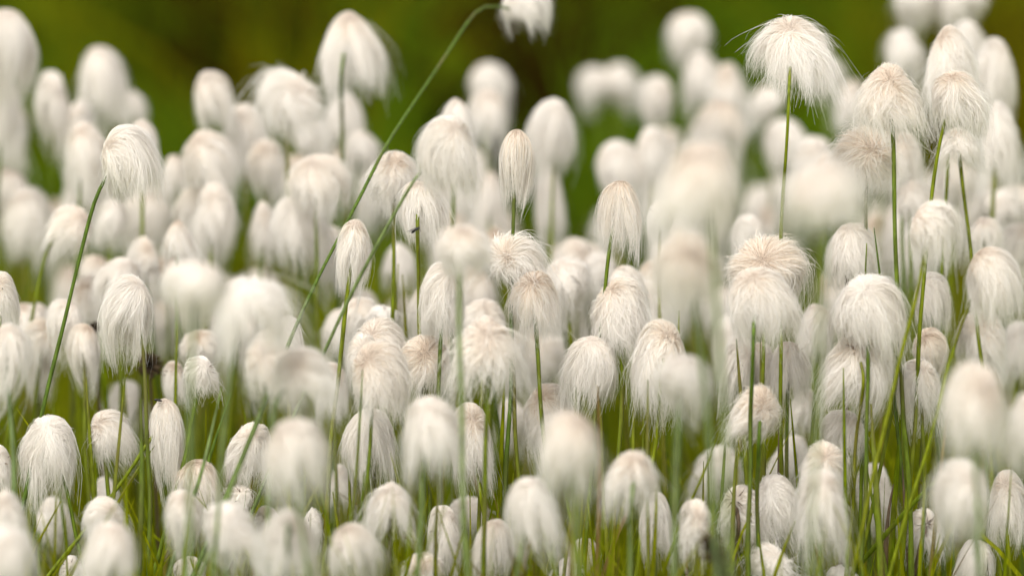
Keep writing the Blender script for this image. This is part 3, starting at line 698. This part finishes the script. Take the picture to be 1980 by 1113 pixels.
B([(1807,830),(1800,950),(1798,1050),(1796,1113)],1.01,14,'yellow green blade right of the tuft, lower right')
B([(1784,800),(1780,900),(1776,1113)],1.005,10,'thin blade at the right of the tuft of blades',STEM)
B([(1790,885),(1790,960),(1782,1060),(1778,1113)],.99,10,'dark green stem with a black ring, lower right',STEM)
B([(1424,655),(1430,740),(1440,850),(1446,950)],1.0,12,'short dark green stem under the broad shaggy head',STEM)
B([(1470,655),(1472,740),(1470,850),(1472,960),(1478,1113)],1.005,10,'second dark green stem under the broad shaggy head',STEM)
B([(1313,600),(1311,690),(1308,850),(1304,1000),(1302,1113)],1.0,11,'dark green stem passing behind the blurred white ball',STEM)
B([(1228,720),(1225,800),(1224,880),(1222,960)],1.0,10,'dark stem right of the curly tangled head',STEM)
B([(1246,740),(1244,850),(1240,950)],1.005,7,'thin spotted stem right of the curly tangled head',STEM)
B([(1270,780),(1262,870),(1256,960),(1250,1113)],1.0,14,'wide green blade between two heads right of centre')
B([(1510,690),(1509,780),(1508,900),(1505,1010)],1.0,11,'thick brown stem standing upright right of centre',STEM_BROWN)
B([(1528,770),(1534,840),(1540,910)],1.0,8,'short yellow green blade right of the cap-like head')
B([(1390,835),(1360,920),(1330,980),(1300,1050),(1280,1113)],.975,8,'thin leaning blade rising right, lower right of centre')
B([(1405,800),(1400,900),(1392,1000)],1.0,9,'upright stem left of the cap-like head',STEM)
B([(1676,470),(1673,510),(1672,560)],1.0,9,'short piece of dark stem in front of the streaked head',STEM)
B([(1690,440),(1697,500),(1704,548),(1712,620)],1.0,9,'curving dark stem in front of the streaked head',STEM)
B([(932,690),(931,790),(930,900),(926,1010)],1.0,9,'left of two close dark stems at lower centre',STEM)
B([(948,700),(946,790),(942,900),(936,1010)],1.0,9,'right of two close dark stems at lower centre',STEM)
B([(1108,960),(1100,1020),(1090,1113)],.985,9,'bright stem leaning left at the bottom, right of centre')
B([(1133,975),(1128,1040),(1120,1113)],.98,9,'thin green stem leaning left at the bottom edge, right of centre')
B([(1136,965),(1144,1030),(1152,1113)],.985,9,'thin green stem leaning right at the bottom edge, right of centre')
B([(1190,985),(1187,1050),(1185,1113)],.99,11,'short upright blade left of the brown seamed head')
B([(1252,1000),(1243,1060),(1240,1113)],.985,15,'broad light green blade right of the brown seamed head')
B([(1538,1005),(1524,1040),(1508,1080),(1495,1113)],.97,11,'blade rising right at the bottom edge, lower right',STEM)
B([(1818,1030),(1808,1070),(1800,1113)],.98,10,'small blade right of the curled head, lower right')
B([(1466,1030),(1472,1070),(1478,1113)],.98,10,'dark green blade crossing the wispy sprawling head',STEM)
B([(447,760),(432,800),(405,885),(395,905)],1.0,9,'dark stem above the brown capped head',STEM)
B([(428,750),(412,820),(395,900),(372,970)],.97,10,'bluish stem crossing the brown capped head',STEM_SKY_VEIL)
B([(300,860),(270,900),(240,945),(222,975)],1.0,8,'lower one of the leaning dark stems, lower left',STEM)
B([(118,968),(95,1010),(75,1045),(60,1065)],.985,8,'thin blade leaning left under the shaggy wig head')
B([(146,1050),(125,1080),(100,1113)],.98,10,'bright blade in the bottom left corner')
B([(330,1000),(318,1060),(308,1113)],.985,10,'bright green blade left of the egg-shaped head')
B([(22,800),(24,870),(26,950)],1.02,10,'dark green stem near the left edge, lower left',STEM)
B([(640,880),(634,930),(630,980)],1.0,8,'yellow green stem left of the soft head, lower left')
B([(675,820),(674,900),(678,1000)],1.0,8,'dark stem below the long haired head',STEM)
B([(510,960),(495,985),(480,1010)],.975,11,'short blade beside the spiky tuft, lower left')
B([(345,620),(341,660),(340,700)],1.02,9,'short blurred stem under the most blurred grey bulb',STEM)
B([(765,800),(790,860),(785,900)],1.03,9,'curved green blade behind the central clump')
B([(770,510),(766,560),(764,610)],1.04,9,'soft green blade below the head with the black fly')
B([(778,530),(782,570),(784,620)],1.035,9,'second soft green blade below the head with the black fly')
B([(848,935),(843,1000),(842,1080)],.97,10,'thin green stem in front of the small neat head',STEM)
B([(240,740),(242,800),(246,850)],1.06,16,'blurred wide blade below the sharp torn-edged head')
B([(198,660),(203,730),(206,800)],1.06,14,'blurred blade left of the sharp torn-edged head')
B([(1725,640),(1745,700),(1720,820)],1.0,9,'thin yellow green stem at right of the domed head',STEM)
rb = np.random.default_rng(77)                             # more of the same, no one apart from the next
for q in range(34):
    zr = rb.uniform(.965, 1.05); x0 = rb.uniform(640, 1960) if q % 3 else rb.uniform(30, 640); y0 = rb.uniform(690, 960); ln = rb.normal(0, 22)
    blade('grass_blade', [(x0 + ln, y0), (x0 + ln * .5 + rb.normal(0, 4), (y0 + 1113) / 2), (x0 - ln * .3, 1113)], zr, rb.uniform(7, 12),
          'plain thin green blade among the crowded stems in the lower half', STEM if q % 2 else GRASS, 'grass blade', 'thin green blades crowded in the lower half')
# withered stems
def wither(pts, zr, w, label):
    return blade('dead_grass', pts, zr, w, label, STEM_BROWN, 'dead grass', 'dead grass stalks in the tuft of blades', flat=.8)
wither([(1728,935),(1720,965),(1716,1000),(1714,1030)], 1.0, 11, 'grey brown withered stem left in the tuft of blades')
wither([(1742,870),(1748,950),(1752,1010),(1758,1100)], 1.0, 9, 'longer withered stem beside the curled head, lower right')
wither([(1705,1090),(1700,1104),(1698,1120)], .99, 12, 'short withered stub at the bottom edge, lower right')

# the dark withered spike out of focus at the bottom
rw = np.random.default_rng(3)
pts = np.array([at(1372, 1045, .93), at(1380, 1070, .93), at(1392, 1095, .93), at(1402, 1118, .93), at(1408, 1160, .93)])
base = at(1410, 1300, .93); base[2] = 0
n = 260; s = rw.random(n)
c0 = np.stack([np.interp(s * 4, range(5), pts[:, q]) for q in range(3)], 1)
dr = unit(rw.normal(0, 1, (n, 3)) + np.array([-.2, 0, .8]))
tt = np.linspace(0, 1, 4)
Pw = c0[:, None] + dr[:, None] * (.0085 * tt)[None, :, None] - base
spike_me = ribbons('withered_spike', Pw, np.full((n, 4), .0022) * (1 - .7 * tt)[None], unit(rw.normal(0, 1, (n, 1, 3)) + np.zeros((n, 4, 3))), WITHER)
wroot = tag(empty('withered_spike', base), 'dark brown withered spike out of focus at the bottom edge', 'withered flower')
link('flower_spike', spike_me, wroot)
stpts = np.array([base, at(1409, 1220, .93), pts[4], pts[3], pts[2], pts[1]]); stpts[0][2] = -.004
link('stem', tube('stem', stpts - base, np.linspace(.0022, .0018, 6), WITHER), wroot)
# dark withered sedge heads behind the left plants
for (px, py, r, label) in [(290, 706, .0085, 'dark brown withered flower blurred behind the sharp torn-edged head'), (184, 634, .0042, 'small dark withered bud above the bulb-shaped peach head')]:
    c = at(px, py, 1.05); b0 = c.copy(); b0[2] = 0
    root = tag(empty('withered_flower', b0), label, 'withered flower', 'dark withered flowers at left')
    n = 120; dr = unit(rw.normal(0, 1, (n, 3)))
    Pw = (c - b0)[None, None] + dr[:, None] * (np.linspace(.1, 1, 4) * r)[None, :, None]
    link('flower', ribbons('flower', Pw, np.full((n, 4), r * .35) * (1 - .6 * tt)[None], unit(rw.normal(0, 1, (n, 1, 3)) + np.zeros((n, 4, 3))), WITHER), root)
    link('stem', tube('stem', np.array([[0, 0, -.004], [0.004, 0, c[2] * .5], [0, 0, c[2]]]), [.0012, .001, .001], WITHER, 6), root)

# ------------------------------------------------------------------ insects
def insect(name, px, py, zr, length, yaw, pitch, label, cat, wings=True, legs=True, off=0.0):
    c = at(px, py, zr) + np.array([0, off, 0])
    root = tag(empty(name, c), label, cat)
    root.rotation_euler = (0, pitch, yaw)
    z = np.linspace(-1, 1, 15)
    r = np.interp(z, [-1, -.95, -.5, -.05, .1, .4, .55, .62, .8, 1], [.02, .12, .30, .22, .30, .34, .16, .24, .24, .05]) * length * .5
    pts = np.stack([z * length / 2, 0 * z, -.06 * length * z ** 2], 1)
    link('body', tube('body', pts, r, DARK, 10), root)
    if wings:
        for sg in (-1, 1):
            t = np.linspace(0, 1, 7)
            Pw = np.stack([.1 * length - t * .85 * length, sg * t * .28 * length, .14 * length + .10 * length * t], 1)[None]
            link('wing', ribbons('wing', Pw, (np.sin(np.pi * (.12 + .8 * t)) * length * .3)[None], np.tile([0, 0, 1.0], (1, 7, 1)), WING), root)
    if legs:
        for sg in (-1, 1):
            for q in (-.05, .12, .28):
                lp = np.array([[q * length, sg * .1 * length, -.05 * length], [q * length + .03 * length, sg * .42 * length, .06 * length], [q * length - .05 * length, sg * .6 * length, -.3 * length]])
                link('leg', tube('leg', lp, [length * .03, length * .025, length * .015], DARK, 5), root)
    return root
insect('fly', 804, 435, 1.005, .0062, .4, -.55, 'tiny black fly clinging to stem top under the round shaggy head', 'fly', off=-.0175)
insect('beetle', 307, 769, 1.0, .0050, .3, .2, 'tiny dark brown beetle on top of the opened narrow head', 'beetle', wings=False, off=-.006)

# ------------------------------------------------------------------ ground and grass
gv = np.array([[-400, -40, 0], [400, -40, 0], [400, 900, 0], [-400, 900, 0]], float)
tag(link('ground', mesh_from('ground', gv, np.array([[0, 1, 2, 3]]), SOIL)), None, None, kind='structure')

def grass(name, rng, X, Y, Hh, w, mat, m=5, lean=.28, st=None):
    n = len(X)
    t = np.linspace(0, 1, m)[None]
    a = rng.uniform(0, 6.28, n)[:, None]; b = (np.abs(rng.normal(0, lean, n)) * Hh)[:, None]
    P = np.stack([X[:, None] + np.cos(a) * b * t ** 2, Y[:, None] + np.sin(a) * b * t ** 2, Hh[:, None] * t * (1 - .12 * (b / Hh[:, None]) * t)], -1)
    f = rng.uniform(0, 6.28, n)
    N = np.stack([np.cos(f), np.sin(f), 0 * f], -1)[:, None] + np.zeros_like(P)
    N[..., 1] -= .8
    W = w * rng.uniform(.6, 1.3, n)[:, None] * (1 - .9 * t ** 2.2)
    return ribbons(name, P, W, unit(N), mat, None, rng.uniform(0, 1, n) if st is None else st)

rg = np.random.default_rng(21)
mv = np.array([[-3, 1.0, .004], [3, 1.0, .004], [3, 4.15, .004], [-3, 4.15, .004]], float)
tag(link('moss_ground', mesh_from('moss_ground', mv, np.array([[0, 1, 2, 3]]), MOSS)), None, None, kind='structure')
# short grass under the cottongrass
n = 11000
Y = rg.uniform(2.05, 4.15, n); X = rg.uniform(-1, 1, n) * (Y * .1 + .28)
pat = np.sin(X * 9 + 2 * np.sin(Y * 5)) + np.sin(Y * 7 + 1.3 + X * 4)
Hh = rg.uniform(.07, .17, n) * (1 + .18 * pat)
n2 = 1500                                                  # taller sedge leaves among it
Y2 = rg.uniform(2.2, 3.9, n2); X2 = rg.uniform(-1, 1, n2) * (Y2 * .1 + .25)
X, Y, Hh = np.concatenate([X, X2]), np.concatenate([Y, Y2]), np.concatenate([Hh, rg.uniform(.14, .24, n2)])
o = link('meadow_grass', grass('meadow_grass', rg, X, Y, Hh, .0042, GRASS))
tag(o, 'fresh green grass growing thickly between the cottongrass stems', 'grass', kind='stuff')
# darker low meadow beyond, in patches of moss green, olive and brown
def patches(X, Y):
    v = np.zeros_like(X)
    rp = np.random.default_rng(44)
    for q in range(24):
        f = rp.uniform(8, 38); a = rp.uniform(0, 6.28)
        v += np.sin(X * f * math.cos(a) + Y * f * .38 * math.sin(a) + rp.uniform(0, 6.28))
    v = v / 2.9
    for x0, sl, wd, am in [(.47, .0, .10, -1.2), (.04, .06, .09, -.5), (-.36, .10, .08, -1.1), (-.52, .0, .12, .8), (.26, .05, .12, .7), (-.15, .08, .10, .5)]:
        v = v + am * np.exp(-((X - x0 - sl * (Y - 6.2)) / wd) ** 2)
    return v
n = 40000
Y = 4.1 + 7.5 * rg.random(n) ** 1.25; X = rg.uniform(-1, 1, n) * (Y * .1 + .35)
pat = patches(X, Y)
Hh = rg.uniform(.05, .12, n) * np.clip(1 + .6 * pat, .25, 2.6)
keep = (pat + rg.normal(0, .5, n)) > -1.0
X, Y, Hh, pat = X[keep], Y[keep], Hh[keep], pat[keep]
for q in range(40):                                        # taller tufts of sedge here and there
    k = int(rg.integers(30, 150)); yy = rg.uniform(4.6, 7.2); xx = rg.uniform(-1, 1) * (yy * .1 + .2)
    X = np.concatenate([X, xx + rg.normal(0, .045, k)]); Y = np.concatenate([Y, yy + rg.normal(0, .02, k)])
    Hh = np.concatenate([Hh, rg.uniform(.5, 1, k) * rg.uniform(.16, .34)]); pat = np.concatenate([pat, np.full(k, rg.choice([-1.3, -1.0, .2, .45, .6, 1.1]))])
gm = grass('far_meadow_grass', rg, X, Y, Hh, .009, MEADOW, 4, .45, st=np.clip(.56 + .55 * pat + rg.normal(0, .06, len(X)), .01, .99))
o = link('far_meadow_grass', gm)
tag(o, 'dark olive meadow grass out of focus behind the cottongrass', 'grass', kind='stuff')
